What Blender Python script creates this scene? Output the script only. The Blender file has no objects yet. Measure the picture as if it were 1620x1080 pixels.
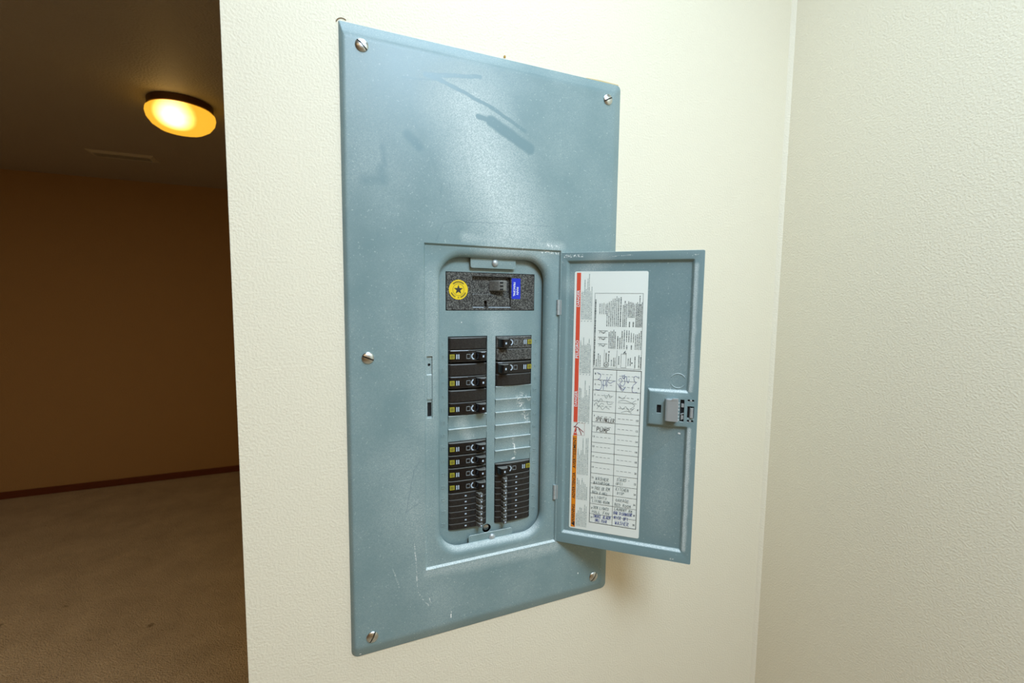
import bpy, bmesh, math, random
from math import sin, cos, pi, radians, sqrt, asin, atan2
from mathutils import Matrix, Vector
from mathutils.geometry import tessellate_polygon

random.seed(7)
SC = bpy.context.scene
COL = SC.collection
MM = 0.001
ZF = 1.0616            # height of the panel's lower edge above the floor

# ------------------------------------------------------------------ camera
cam_d = bpy.data.cameras.new('camera')
cam_d.sensor_fit = 'HORIZONTAL'
cam_d.sensor_width = 36.0
cam_d.lens = 737.70 / 1620 * 36.0
cam_d.clip_start = 0.01
cam_d.dof.use_dof = True
cam_d.dof.focus_distance = 0.72
cam_d.dof.aperture_fstop = 7.0
cam = bpy.data.objects.new('camera', cam_d)
COL.objects.link(cam)
rows = [(0.9162894896883211, -0.40035749726960485, 0.01128917475877765),
        (-0.02602939576342158, -0.08765252596803308, -0.9958109786739723),
        (0.3996699158592088, 0.912157283077563, -0.09073615203242488)]
X, Yd, Zf = [Vector(r) for r in rows]
m = Matrix((( X.x, -Yd.x, -Zf.x, -0.04003085),
            ( X.y, -Yd.y, -Zf.y, -0.5918394),
            ( X.z, -Yd.z, -Zf.z, 0.46063841 + ZF),
            (0, 0, 0, 1)))
cam.matrix_world = m
SC.camera = cam

# ------------------------------------------------------------------ world, lamps, exposure
w = bpy.data.worlds.new('world'); SC.world = w
w.use_nodes = True
w.node_tree.nodes['Background'].inputs[0].default_value = (0.02, 0.02, 0.02, 1)
w.node_tree.nodes['Background'].inputs[1].default_value = 0.0
vs = SC.view_settings
vs.view_transform = 'Standard'; vs.look = 'None'; vs.gamma = 1.0; vs.use_curve_mapping = False
vs.exposure = 0.0

def area_light(name, loc, rot, sx, sy, watts, color):
    d = bpy.data.lights.new(name, 'AREA')
    d.shape = 'RECTANGLE'; d.size = sx; d.size_y = sy
    d.energy = watts; d.color = color
    o = bpy.data.objects.new(name, d); COL.objects.link(o)
    o.location = loc; o.rotation_euler = rot
    return o
# the flash bounced off the near room's ceiling: a broad cool patch above and in front of the panel
area_light('ceiling_bounce_lamp', (0.26, -1.08, 2.385), (0, 0, 0), 0.60, 0.50, 31.5, (0.62, 0.80, 0.985))
# the near rim of the same bounced patch, close over the panel
area_light('ceiling_bounce_rim_lamp', (0.13, -0.25, 2.385), (0, 0, 0), 0.55, 0.24, 4.5, (0.62, 0.80, 0.985))
# added warm fill behind the camera for the near room's tungsten ambience
area_light('near_room_warm_fill', (-0.7, -1.7, 2.385), (0, 0, 0), 1.4, 1.0, 8, (1.0, 0.64, 0.28))
# unseen warm lamp added left of the frame to brighten the back room's carpet
area_light('back_room_added_fill', (-1.9, 0.9, 2.36), (0, 0, 0), 0.3, 0.3, 14, (1.0, 0.70, 0.34))

# ------------------------------------------------------------------ materials
def new_mat(name):
    mt = bpy.data.materials.new(name); mt.use_nodes = True
    nt = mt.node_tree
    return mt, nt, nt.nodes['Principled BSDF']
def lin(c):
    return tuple((v/12.92 if v <= .04045 else ((v+.055)/1.055)**2.4) for v in [x/255 for x in c]) + (1,)
def simple(name, col, rough=.5, metal=0.0, spec=.5):
    mt, nt, b = new_mat(name)
    b.inputs['Base Color'].default_value = col if len(col) == 4 else tuple(col)+(1,)
    b.inputs['Roughness'].default_value = rough
    b.inputs['Metallic'].default_value = metal
    b.inputs['Specular IOR Level'].default_value = spec
    return mt
def N(nt, t, **kw):
    n = nt.nodes.new(t)
    for k, v in kw.items(): setattr(n, k, v)
    return n
def L(nt, a, b): nt.links.new(a, b)
def coords(nt): return N(nt, 'ShaderNodeTexCoord').outputs['Object']
def noise(nt, vec, scale, detail=2, rough=.5):
    n = N(nt, 'ShaderNodeTexNoise'); n.inputs['Scale'].default_value = scale
    n.inputs['Detail'].default_value = detail; n.inputs['Roughness'].default_value = rough
    if vec: L(nt, vec, n.inputs['Vector'])
    return n.outputs['Fac']
def ramp(nt, fac, a, b, ca=0.0, cb=1.0):
    r = N(nt, 'ShaderNodeMapRange'); r.clamp = True
    L(nt, fac, r.inputs[0])
    for i, v in zip((1, 2, 3, 4), (a, b, ca, cb)): r.inputs[i].default_value = v
    return r.outputs[0]
def math_(nt, op, a, b=None):
    n = N(nt, 'ShaderNodeMath', operation=op)
    for i, v in enumerate((a, b)):
        if v is None: continue
        if isinstance(v, (int, float)): n.inputs[i].default_value = v
        else: L(nt, v, n.inputs[i])
    return n.outputs[0]
def mix(nt, fac, a, b):
    n = N(nt, 'ShaderNodeMix', data_type='RGBA')
    if isinstance(fac, (int, float)): n.inputs[0].default_value = fac
    else: L(nt, fac, n.inputs[0])
    for i, v in ((6, a), (7, b)):
        if isinstance(v, tuple): n.inputs[i].default_value = v
        else: L(nt, v, n.inputs[i])
    return n.outputs[2]
def bump(nt, b, h, dist, strength=1.0):
    n = N(nt, 'ShaderNodeBump'); n.inputs['Distance'].default_value = dist
    n.inputs['Strength'].default_value = strength
    L(nt, h, n.inputs['Height']); L(nt, n.outputs[0], b.inputs['Normal'])

# a capsule shaped mark in the plane of a sheet: 1 inside, 0 outside
def make_capsule_group():
    g = bpy.data.node_groups.new('capsule_mark', 'ShaderNodeTree')
    for nm, ty in (('P', 'NodeSocketVector'), ('A', 'NodeSocketVector'), ('B', 'NodeSocketVector'),
                   ('Radius', 'NodeSocketFloat'), ('Soft', 'NodeSocketFloat')):
        g.interface.new_socket(nm, in_out='INPUT', socket_type=ty)
    g.interface.new_socket('Mask', in_out='OUTPUT', socket_type='NodeSocketFloat')
    gi = g.nodes.new('NodeGroupInput'); go = g.nodes.new('NodeGroupOutput')
    def vm(op, a, b=None, scale=None):
        n = g.nodes.new('ShaderNodeVectorMath'); n.operation = op
        g.links.new(a, n.inputs[0])
        if b is not None: g.links.new(b, n.inputs[1])
        if scale is not None: g.links.new(scale, n.inputs['Scale'])
        return n
    def mm(op, a, b, clamp=False):
        n = g.nodes.new('ShaderNodeMath'); n.operation = op; n.use_clamp = clamp
        g.links.new(a, n.inputs[0]); g.links.new(b, n.inputs[1]); return n.outputs[0]
    I = gi.outputs
    pa = vm('SUBTRACT', I['P'], I['A']).outputs[0]
    ba = vm('SUBTRACT', I['B'], I['A']).outputs[0]
    t = mm('DIVIDE', vm('DOT_PRODUCT', pa, ba).outputs['Value'], vm('DOT_PRODUCT', ba, ba).outputs['Value'], True)
    pr = vm('SCALE', ba, None, t).outputs[0]
    d = vm('LENGTH', vm('SUBTRACT', pa, pr).outputs[0]).outputs['Value']
    o = mm('DIVIDE', mm('SUBTRACT', I['Radius'], d), I['Soft'], True)
    g.links.new(o, go.inputs[0])
    return g
CAPS = make_capsule_group()
def capsules(nt, P, items):
    """items: (x0, z0, x1, z1, radius, soft, strength) in mm -> strongest mask"""
    out = None
    for x0, z0, x1, z1, r, s, k in items:
        n = N(nt, 'ShaderNodeGroup'); n.node_tree = CAPS
        L(nt, P, n.inputs['P'])
        n.inputs['A'].default_value = (x0*MM, 0, z0*MM); n.inputs['B'].default_value = (x1*MM, 0, z1*MM)
        n.inputs['Radius'].default_value = r*MM; n.inputs['Soft'].default_value = s*MM
        o = math_(nt, 'MULTIPLY', n.outputs[0], k)
        out = o if out is None else math_(nt, 'MAXIMUM', out, o)
    return out

STEEL = (.166, .256, .262, 1)
def steel_mat(name, dust_spots, wiped, scuffs, white=(), base=STEEL, dust_all=.25, drips=()):
    """grey blue powder coated steel with drywall dust on it; wiped = finger marks through the dust"""
    mt, nt, b = new_mat(name)
    oc = coords(nt)
    sep = N(nt, 'ShaderNodeSeparateXYZ'); L(nt, oc, sep.inputs[0])
    cmb = N(nt, 'ShaderNodeCombineXYZ'); L(nt, sep.outputs[0], cmb.inputs[0]); L(nt, sep.outputs[2], cmb.inputs[2])
    warp = N(nt, 'ShaderNodeTexNoise'); warp.inputs['Scale'].default_value = 60; L(nt, oc, warp.inputs['Vector'])
    wv = N(nt, 'ShaderNodeVectorMath', operation='MULTIPLY_ADD')
    L(nt, warp.outputs['Color'], wv.inputs[0]); wv.inputs[1].default_value = (.004, 0, .004)
    wv2 = N(nt, 'ShaderNodeVectorMath', operation='ADD')
    L(nt, cmb.outputs[0], wv.inputs[2]); L(nt, wv.outputs[0], wv2.inputs[0]); wv2.inputs[1].default_value = (-.002, 0, -.002)
    P = wv2.outputs[0]
    grain = ramp(nt, noise(nt, oc, 900, 2, .7), .38, .68)
    cloud = ramp(nt, noise(nt, oc, 14, 3, .5), .2, .8)
    speck = ramp(nt, noise(nt, oc, 420, 1), .70, .76)
    dust = math_(nt, 'MULTIPLY', cloud, dust_all)
    if dust_spots:
        dust = math_(nt, 'ADD', dust, capsules(nt, P, dust_spots))
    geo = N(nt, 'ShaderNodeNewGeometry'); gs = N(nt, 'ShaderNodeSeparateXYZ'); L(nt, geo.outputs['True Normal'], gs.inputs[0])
    dust = math_(nt, 'ADD', dust, ramp(nt, gs.outputs[2], .3, .9, 0, 1.0))     # dust settled on ledges, also painting in their brighter top light
    if wiped:
        dust = math_(nt, 'MULTIPLY', dust, math_(nt, 'SUBTRACT', 1.0, capsules(nt, P, wiped)))
    dust = math_(nt, 'MINIMUM', math_(nt, 'MULTIPLY', dust, math_(nt, 'ADD', .35, math_(nt, 'MULTIPLY', grain, .9))), 1.0)
    colr = mix(nt, dust, base, lin((210, 218, 213)))
    colr = mix(nt, math_(nt, 'MULTIPLY', speck, .35), colr, lin((205, 214, 212)))
    if wiped:
        colr = mix(nt, math_(nt, 'MULTIPLY', capsules(nt, P, wiped), .42), colr, (.125, .225, .25, 1))
    if scuffs:
        colr = mix(nt, math_(nt, 'MULTIPLY', capsules(nt, P, scuffs), .5), colr, lin((86, 112, 122)))
    if white:
        colr = mix(nt, math_(nt, 'MULTIPLY', capsules(nt, P, white), ramp(nt, noise(nt, oc, 420, 3, .7), .50, .60)), colr, lin((236, 238, 232)))
    if drips:
        colr = mix(nt, capsules(nt, P, drips), colr, lin((240, 241, 236)))
    L(nt, colr, b.inputs['Base Color'])
    L(nt, ramp(nt, dust, 0, .6, .33, .62), b.inputs['Roughness'])
    b.inputs['Specular IOR Level'].default_value = .5
    bump(nt, b, noise(nt, oc, 700, 1), .00006, .6)
    return mt

M = {}
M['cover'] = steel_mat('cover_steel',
    [(150, 700, 215, 560, 70, 60, .65), (200, 640, 230, 540, 55, 55, .5), (110, 480, 100, 300, 30, 30, .22),
     (60, 250, 110, 60, 45, 45, .2), (100, 95, 290, 92, 14, 12, .4), (150, 540, 290, 535, 10, 9, .4)],
    [(98, 730, 168.7, 741, 3.2, 1.2, .8), (98, 730, 119, 727, 3.4, 1.2, .9), (119, 727, 182, 707, 3, 1.2, .85),
     (182, 707, 204, 697, 3, 1.2, .85), (204, 697, 232, 684, 3, 1.2, .8), (70, 722, 119, 727, 1.6, 1, .5),
     (166, 692, 184, 690, 4, 1.5, .9), (184, 689, 240, 662, 9, 3.5, .95), (76, 657, 90, 645, 8, 5, .75),
     (46, 640, 48, 618, 5, 5, .5), (44, 612, 46, 600, 9, 8, .55), (26, 598, 40, 600, 10, 9, .5)],
    [(110.7, 533, 120, 555, .8, .6, .6), (120, 555, 140, 559, .8, .6, .7), (140, 559, 272, 562, .7, .5, .7),
     (88.8, 250, 80.5, 238, .9, .6, .6), (80.5, 238, 70.5, 184, .9, .6, .7), (69.4, 184.5, 88.4, 194, 1, .6, .5),
     (60, 234, 76.5, 241, .7, .5, .5), (128, 605, 131, 580, .7, .5, .4), (118, 605, 117, 590, .7, .5, .4),
     (60, 455, 75, 448, .6, .5, .5), (62, 425, 78, 432, .6, .5, .35)],
    [(262, 527, 289, 526, 2.2, 1.5, 1.2),
     (80, 140, 85, 70, 1.0, .8, .8), (85, 70, 100, 48, 1.0, .8, .9), (98, 66, 103, 52, .8, .6, .8),
     (52, 112, 60, 84, .9, .8, .8), (96, 120, 97, 145, .9, .6, 1), (270, 536, 285, 534, 3, 2, .8)],
    drips=[(130.1, 28, 130.1, 23.6, 1.1, .5, 1), (130.2, 31.4, 130.2, 31, .8, .4, 1), (332, 39.2, 332, 38, 1.0, .5, 1), (231, 530, 232, 528, .5, .3, .8), (10, 4, 11, 4, 1.2, .6, .9)])
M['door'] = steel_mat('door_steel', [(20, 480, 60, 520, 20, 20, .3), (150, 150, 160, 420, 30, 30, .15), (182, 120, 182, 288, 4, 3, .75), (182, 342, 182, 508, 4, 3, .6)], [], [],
    [(8, 522, 32, 522, 2.5, 1.5, 1.3), (3, 515, 9, 508, 1.6, 1, 1),
     (165, 104, 170, 103, 1.6, .8, 1.0), (176, 520, 184, 522, 1.0, .6, 1), (70, 521, 100, 521.5, .8, .5, 1)],
    dust_all=.14, drips=[(169.7, 280.4, 171.0, 280.4, 1.3, .5, 1)])
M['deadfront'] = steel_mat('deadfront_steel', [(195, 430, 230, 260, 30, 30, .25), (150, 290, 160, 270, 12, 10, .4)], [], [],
    [(236, 318, 250, 285, 7, 6, .9), (228, 262, 231, 235, 2.0, 1, 1.0), (240, 325, 252, 316, 4, 3, .9),
     (226, 229.5, 232, 229.8, 1.6, .8, .8)], dust_all=.3,
    drips=[(228, 229.4, 230.5, 229.8, 1.6, .7, 1), (230.6, 251, 230.6, 245, 1.1, .6, .9), (150, 429, 150, 428.6, .8, .4, .9), (239, 306, 241, 309, .9, .5, .9)])
M['zinc'] = simple('zinc_screw', (.62, .64, .62), .28, 1.0)
M['galv'] = simple('galvanised_latch', (.50, .55, .555), .45, .55)
M['black'] = None
def plastic(name, base, dusty, rough):
    mt, nt, b = new_mat(name); oc = coords(nt)
    f = math_(nt, 'MULTIPLY', ramp(nt, noise(nt, oc, 620, 2, .8), .46, .62), dusty)
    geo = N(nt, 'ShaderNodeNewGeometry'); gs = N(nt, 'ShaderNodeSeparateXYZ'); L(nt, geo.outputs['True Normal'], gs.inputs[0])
    f = math_(nt, 'ADD', f, ramp(nt, gs.outputs[2], .45, .9, 0, .55))     # dust on ledges, also painting the white highlight along top edges
    L(nt, mix(nt, f, base, lin((150, 150, 142))), b.inputs['Base Color'])
    L(nt, ramp(nt, f, 0, .5, rough, .75), b.inputs['Roughness'])
    return mt
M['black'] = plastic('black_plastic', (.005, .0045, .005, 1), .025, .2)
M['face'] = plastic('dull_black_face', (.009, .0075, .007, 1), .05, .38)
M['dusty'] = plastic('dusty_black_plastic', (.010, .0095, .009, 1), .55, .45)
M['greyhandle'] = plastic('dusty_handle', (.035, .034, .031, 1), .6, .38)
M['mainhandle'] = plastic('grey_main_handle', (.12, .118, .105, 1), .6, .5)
M['void'] = simple('dark_interior', (.006, .006, .006), .8)
M['yellow'] = simple('yellow_print', lin((232, 200, 20)), .45)
M['olive'] = simple('yellow_mark', lin((150, 142, 34)), .5)
M['blue'] = simple('blue_print', (.002, .022, .52, 1), .4)
M['white'] = simple('white_print', lin((232, 236, 236)), .5)
M['palewhite'] = simple('pale_print_glint', lin((180, 196, 208)), .5)
M['paper'] = simple('label_paper', lin((234, 238, 228)), .38)
M['red'] = simple('red_print', lin((222, 84, 58)), .45)
M['orange'] = simple('orange_print', lin((232, 138, 22)), .45)
M['ink'] = simple('grey_ink', lin((70, 84, 86)), .6)
M['microink'] = simple('pale_grey_ink', lin((140, 156, 154)), .6)
M['darkink'] = simple('black_ink', lin((38, 38, 40)), .6)
M['frame'] = simple('pale_frame', lin((128, 134, 134)), .5)
M['pencil'] = simple('pencil', lin((112, 128, 128)), .6)
M['pen'] = simple('blue_pen', lin((74, 92, 150)), .6)
M['maroon'] = simple('maroon_print', lin((150, 50, 60)), .6)

def paint(name, col, bscale, bdist, mottled=.0):
    mt, nt, b = new_mat(name); oc = coords(nt)
    c = mix(nt, math_(nt, 'MULTIPLY', noise(nt, oc, 3, 3), mottled), col, tuple(v*.86 for v in col[:3])+(1,))
    L(nt, c, b.inputs['Base Color'])
    b.inputs['Roughness'].default_value = .55
    b.inputs['Specular IOR Level'].default_value = .3
    h1 = noise(nt, oc, bscale, 2, .45)
    h = math_(nt, 'ADD', ramp(nt, h1, .35, .7), math_(nt, 'MULTIPLY', noise(nt, oc, bscale*3, 1), .15))
    bump(nt, b, h, bdist, .8)
    return mt
M['wall'] = paint('beige_wall_paint', (.80, .735, .57, 1), 380, .0003, .05)
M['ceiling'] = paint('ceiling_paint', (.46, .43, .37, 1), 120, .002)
M['farwall'] = paint('dimmed_wall_paint', (.44, .27, .115, 1), 200, .0006, .1)  # the beige paint again, dim warm lamplight mixed into its colour
def carpet_mat():
    mt, nt, b = new_mat('tan_carpet'); oc = coords(nt)
    big = ramp(nt, noise(nt, oc, 5, 4, .65), .3, .7)
    fine = ramp(nt, noise(nt, oc, 160, 2), .3, .7)
    c = mix(nt, big, (.62, .52, .38, 1), (.80, .68, .50, 1))
    c = mix(nt, math_(nt, 'MULTIPLY', fine, .4), c, (.5, .40, .27, 1))
    spot = ramp(nt, noise(nt, oc, 9, 1), .76, .79)
    c = mix(nt, math_(nt, 'MULTIPLY', spot, .5), c, lin((90, 66, 44)))
    L(nt, c, b.inputs['Base Color']); b.inputs['Roughness'].default_value = .95
    b.inputs['Specular IOR Level'].default_value = .1
    bump(nt, b, math_(nt, 'ADD', fine, noise(nt, oc, 40, 3)), .008, .8)
    return mt
M['carpet'] = carpet_mat()
def wood_mat():
    mt, nt, b = new_mat('dark_stained_wood'); oc = coords(nt)
    mp = N(nt, 'ShaderNodeMapping'); mp.inputs['Scale'].default_value = (2, 40, 40); L(nt, oc, mp.inputs[0])
    L(nt, mix(nt, noise(nt, mp.outputs[0], 4, 4), lin((84, 38, 22)), lin((120, 62, 36))), b.inputs['Base Color'])
    b.inputs['Roughness'].default_value = .4
    return mt
M['wood'] = wood_mat()
M['bronze'] = simple('bronze_metal', lin((92, 64, 36)), .45, .6)
M['ventpaint'] = simple('vent_paint', lin((206, 200, 182)), .5)
def lamp_glass():
    mt, nt, b = new_mat('amber_lamp_glass')
    oc = coords(nt)
    b.inputs['Base Color'].default_value = lin((240, 190, 90)); b.inputs['Roughness'].default_value = .25
    # the bulbs lie crosswise behind the frosted glass and burn through its middle
    sh = N(nt, 'ShaderNodeVectorMath', operation='ADD'); sh.inputs[1].default_value = (.006, .080, .075); L(nt, oc, sh.inputs[0])
    ml = N(nt, 'ShaderNodeVectorMath', operation='MULTIPLY'); ml.inputs[1].default_value = (.85, .9, 1); L(nt, sh.outputs[0], ml.inputs[0])
    ln = N(nt, 'ShaderNodeVectorMath', operation='LENGTH'); L(nt, ml.outputs[0], ln.inputs[0])
    core = ramp(nt, ln.outputs['Value'], .076, .028)
    hot = math_(nt, 'POWER', core, 1.5)
    L(nt, mix(nt, core, (1.0, .50, .035, 1), (1.0, .74, .34, 1)), b.inputs['Emission Color'])
    L(nt, math_(nt, 'ADD', 1.0, math_(nt, 'MULTIPLY', hot, 9.0)), b.inputs['Emission Strength'])
    return mt
M['lampglass'] = lamp_glass()

# ------------------------------------------------------------------ mesh helpers
class MB:
    def __init__(s): s.v = []; s.f = []; s.mi = []; s.cur = 0
    def add(s, pts, faces):
        o = len(s.v); s.v += [tuple(p) for p in pts]
        for f in faces: s.f.append([o+i for i in f]); s.mi.append(s.cur)
    def box(s, x0, x1, y0, y1, z0, z1):
        s.add([(x0,y0,z0),(x1,y0,z0),(x1,y1,z0),(x0,y1,z0),(x0,y0,z1),(x1,y0,z1),(x1,y1,z1),(x0,y1,z1)],
              [(0,3,2,1),(4,5,6,7),(0,1,5,4),(1,2,6,5),(2,3,7,6),(3,0,4,7)])
    def quad(s, a, b, c, d): s.add([a,b,c,d], [(0,1,2,3)])
    def rect(s, x0, x1, z0, z1, y): s.quad((x0,y,z0),(x1,y,z0),(x1,y,z1),(x0,y,z1))   # faces -y
    def prism_z(s, prof, z0, z1):
        """closed outline prof [(x, y)] swept from z0 to z1"""
        n = len(prof)
        s.add([(x,y,z0) for x,y in prof]+[(x,y,z1) for x,y in prof],
              [tuple(range(n-1,-1,-1)), tuple(range(n,2*n))]+[(i,(i+1)%n,n+(i+1)%n,n+i) for i in range(n)])
    def prism_y(s, outline, y0, y1):
        """closed outline [(x, z)] counter-clockwise seen from -y, y0 in front"""
        n = len(outline)
        s.add([(x,y0,z) for x,z in outline]+[(x,y1,z) for x,z in outline],
              [tuple(range(n)), tuple(range(2*n-1,n-1,-1))]+[(i,n+i,n+(i+1)%n,(i+1)%n) for i in range(n)])
    def prism_x(s, prof, x0, x1):
        n = len(prof)
        s.add([(x0,y,z) for y,z in prof]+[(x1,y,z) for y,z in prof],
              [tuple(range(n)), tuple(range(2*n-1,n-1,-1))]+[(i,n+i,n+(i+1)%n,(i+1)%n) for i in range(n)])
    def disc(s, x, z, y, r, n=28):
        s.add([(x+r*cos(2*pi*i/n), y, z+r*sin(2*pi*i/n)) for i in range(n)], [tuple(range(n))])
    def ring(s, x, z, y, r0, r1, n=32, a0=0, a1=2*pi):
        for i in range(n):
            a, b = a0+(a1-a0)*i/n, a0+(a1-a0)*(i+1)/n
            s.quad((x+r0*cos(a),y,z+r0*sin(a)),(x+r1*cos(a),y,z+r1*sin(a)),(x+r1*cos(b),y,z+r1*sin(b)),(x+r0*cos(b),y,z+r0*sin(b)))
    def lathe_y(s, prof, cx, cz, n=24):
        """prof [(r, y)] turned about the y axis"""
        k = len(prof)
        pts = [(cx+r*cos(2*pi*j/n), y, cz+r*sin(2*pi*j/n)) for j in range(n) for r, y in prof]
        s.add(pts, [(j*k+i, ((j+1)%n)*k+i, ((j+1)%n)*k+i+1, j*k+i+1) for j in range(n) for i in range(k-1)])
    def lathe_z(s, prof, n=48):
        k = len(prof)
        pts = [(r*cos(2*pi*j/n), r*sin(2*pi*j/n), z) for j in range(n) for r, z in prof]
        s.add(pts, [(j*k+i, ((j+1)%n)*k+i, ((j+1)%n)*k+i+1, j*k+i+1) for j in range(n) for i in range(k-1)])
    def stroke(s, pts, wd, y):
        """pen line through [(x, z)] lying at depth y"""
        for (x0,z0),(x1,z1) in zip(pts, pts[1:]):
            dx, dz = x1-x0, z1-z0; l = sqrt(dx*dx+dz*dz) or 1e-9
            nx, nz = -dz/l*wd/2, dx/l*wd/2; ex, ez = dx/l*wd*.3, dz/l*wd*.3
            s.quad((x0-ex-nx,y,z0-ez-nz),(x1+ex-nx,y,z1+ez-nz),(x1+ex+nx,y,z1+ez+nz),(x0-ex+nx,y,z0-ez+nz))
    def build(s, name, mats, parent=None, smooth=None, bevel=None, segs=2, fix=True, scale=MM, link=True):
        me = bpy.data.meshes.new(name)
        me.from_pydata([tuple(c*scale for c in p) for p in s.v], [], s.f)
        for mt in (mats if isinstance(mats, (list, tuple)) else [mats]): me.materials.append(mt)
        for p, i in zip(me.polygons, s.mi): p.material_index = i
        if fix:
            bm = bmesh.new(); bm.from_mesh(me)
            bmesh.ops.remove_doubles(bm, verts=bm.verts, dist=1e-7)
            bmesh.ops.recalc_face_normals(bm, faces=bm.faces)
            bm.to_mesh(me); bm.free()
        if smooth is not None:
            me.shade_smooth(); me.set_sharp_from_angle(angle=radians(smooth))
        o = bpy.data.objects.new(name, me); COL.objects.link(o)
        if parent is not None: o.parent = parent
        if bevel:
            md = o.modifiers.new('bevel', 'BEVEL'); md.width = bevel; md.segments = segs
            md.limit_method = 'ANGLE'; md.angle_limit = radians(35)
            md.harden_normals = False
        return o

def thing(name, label, cat, loc, group=None, rot=(0,0,0)):
    o = bpy.data.objects.new(name, None); COL.objects.link(o)
    o.empty_display_size = .02
    o.location = loc; o.rotation_euler = rot
    o['label'] = label; o['category'] = cat
    if group: o['group'] = group
    return o
def struct(o):
    o['kind'] = 'structure'; return o
def copy_tree(o, parent=None):
    c = o.copy(); COL.objects.link(c)
    if parent is not None: c.parent = parent
    for ch in list(o.children): copy_tree(ch, c)
    return c

def rrect(x0, x1, z0, z1, r, n=6):
    """rounded rectangle outline, counter-clockwise seen from -y; r one radius or four (bl, br, tr, tl)"""
    rs = r if isinstance(r, (list, tuple)) else (r,)*4
    out = []
    for (cx, cz, a0), rr in zip(((x0,z0,pi),(x1,z0,1.5*pi),(x1,z1,0),(x0,z1,.5*pi)), rs):
        ox = cx + (rr if cx == x0 else -rr); oz = cz + (rr if cz == z0 else -rr)
        for i in range(n+1):
            a = a0 + .5*pi*i/n
            out.append((ox+rr*cos(a), oz+rr*sin(a)))
    return out
def bridge(mb, la, ya, lb, yb):
    n = len(la)
    mb.add([(x,ya,z) for x,z in la]+[(x,yb,z) for x,z in lb], [(i,(i+1)%n,n+(i+1)%n,n+i) for i in range(n)])
def holed(mb, outer, holes, y):
    polys = [[Vector((x,z,0)) for x,z in outer]] + [[Vector((x,z,0)) for x,z in h] for h in holes]
    flat = [p for q in polys for p in q]
    tris = tessellate_polygon(polys)
    out = []
    for a, b, c in tris:
        ar = (flat[b].x-flat[a].x)*(flat[c].y-flat[a].y)-(flat[b].y-flat[a].y)*(flat[c].x-flat[a].x)
        out.append((a,b,c) if ar > 0 else (a,c,b))
    mb.add([(p.x, y, p.y) for p in flat], out)
def fillet(pts, r, n=4):
    out = []
    k = len(pts)
    for i in range(k):
        p0, p, p1 = Vector(pts[i-1]), Vector(pts[i]), Vector(pts[(i+1)%k])
        a = (p0-p).normalized(); b = (p1-p).normalized()
        A, Bq = p+a*r, p+b*r
        for j in range(n+1):
            t = j/n
            q = A*(1-t)**2 + p*2*t*(1-t) + Bq*t*t
            out.append((q.x, q.y))
    return out
def offset(pts, d):
    """inward offset of a counter-clockwise outline"""
    out = []; k = len(pts)
    for i in range(k):
        p0, p, p1 = Vector(pts[i-1]), Vector(pts[i]), Vector(pts[(i+1)%k])
        e0 = (p-p0).normalized(); e1 = (p1-p).normalized()
        n0 = Vector((-e0.y, e0.x)); n1 = Vector((-e1.y, e1.x))
        b = n0+n1; l = b.dot(n0)
        q = p + (b/l*d if l > 1e-6 else n0*d)
        out.append((q.x, q.y))
    return out

_text_cache = {}
def text_pts(body):
    if body not in _text_cache:
        c = bpy.data.curves.new('lettering', 'FONT'); c.body = body; c.size = 1.0; c.resolution_u = 2; c.offset = .016
        o = bpy.data.objects.new('lettering', c); COL.objects.link(o)
        dg = bpy.context.evaluated_depsgraph_get()
        me = bpy.data.meshes.new_from_object(o.evaluated_get(dg))
        vs_ = [(v.co.x, v.co.y) for v in me.vertices]; fs = [tuple(p.vertices) for p in me.polygons]
        bpy.data.objects.remove(o); bpy.data.curves.remove(c); bpy.data.meshes.remove(me)
        x0 = min(v[0] for v in vs_); x1 = max(v[0] for v in vs_)
        y0 = min(v[1] for v in vs_); y1 = max(v[1] for v in vs_)
        _text_cache[body] = ([((x-x0)/(x1-x0), (y-y0)/(y1-y0)) for x, y in vs_], fs, (x1-x0)/(y1-y0))
    return _text_cache[body]
def put_text(mb, body, cx, cz, y, length, height, deg=0):
    """lettering fitted to a box length x height, centred, turned by deg in the sheet"""
    vs_, fs, _ = text_pts(body)
    a = radians(deg); ca, sa = cos(a), sin(a)
    pts = []
    for u, v in vs_:
        px, pz = (u-.5)*length, (v-.5)*height
        pts.append((cx+px*ca-pz*sa, y, cz+px*sa+pz*ca))
    mb.add(pts, fs)

# ------------------------------------------------------------------ the rooms
CEIL = 2.40; XL = -0.1152; XR = 0.7451; YF = 3.984; YB = -2.4; XW = -3.4
def slab(name, mat, a, b):
    mb = MB(); mb.box(a[0], b[0], a[1], b[1], a[2], b[2]); return struct(mb.build(name, mat, scale=1))
slab('floor', M['carpet'], (XW, YB, -.1), (XR+.1, YF+.1, 0))
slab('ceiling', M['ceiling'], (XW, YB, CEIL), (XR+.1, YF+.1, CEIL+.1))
mb = MB()                                              # the wall that carries the panel, with its box-out
hole = [(.004, ZF+.006), (.384, ZF+.006), (.384, ZF+.766), (.004, ZF+.766)]
outer = [(XL, 0), (XR, 0), (XR, CEIL), (XL, CEIL)]
holed(mb, outer, [hole], 0.0)
bridge(mb, hole, 0.0, hole, .12)
holed(mb, outer, [hole], .12)
bridge(mb, outer, 0.0, outer, .12)
wall_c = struct(mb.build('wall_front', M['wall'], scale=1))
slab('wall_right', M['wall'], (XR, YB, 0), (XR+.1, YF, CEIL))
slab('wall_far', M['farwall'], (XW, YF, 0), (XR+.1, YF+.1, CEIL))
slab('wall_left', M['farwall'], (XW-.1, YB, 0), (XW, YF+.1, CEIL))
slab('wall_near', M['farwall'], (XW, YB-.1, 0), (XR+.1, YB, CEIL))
mb = MB(); mb.prism_x([(YF-.014,0),(YF,0),(YF,.052),(YF-.006,.052),(YF-.014,.044)], XW, XR)
struct(mb.build('baseboard_far', M['wood'], scale=1))
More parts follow.
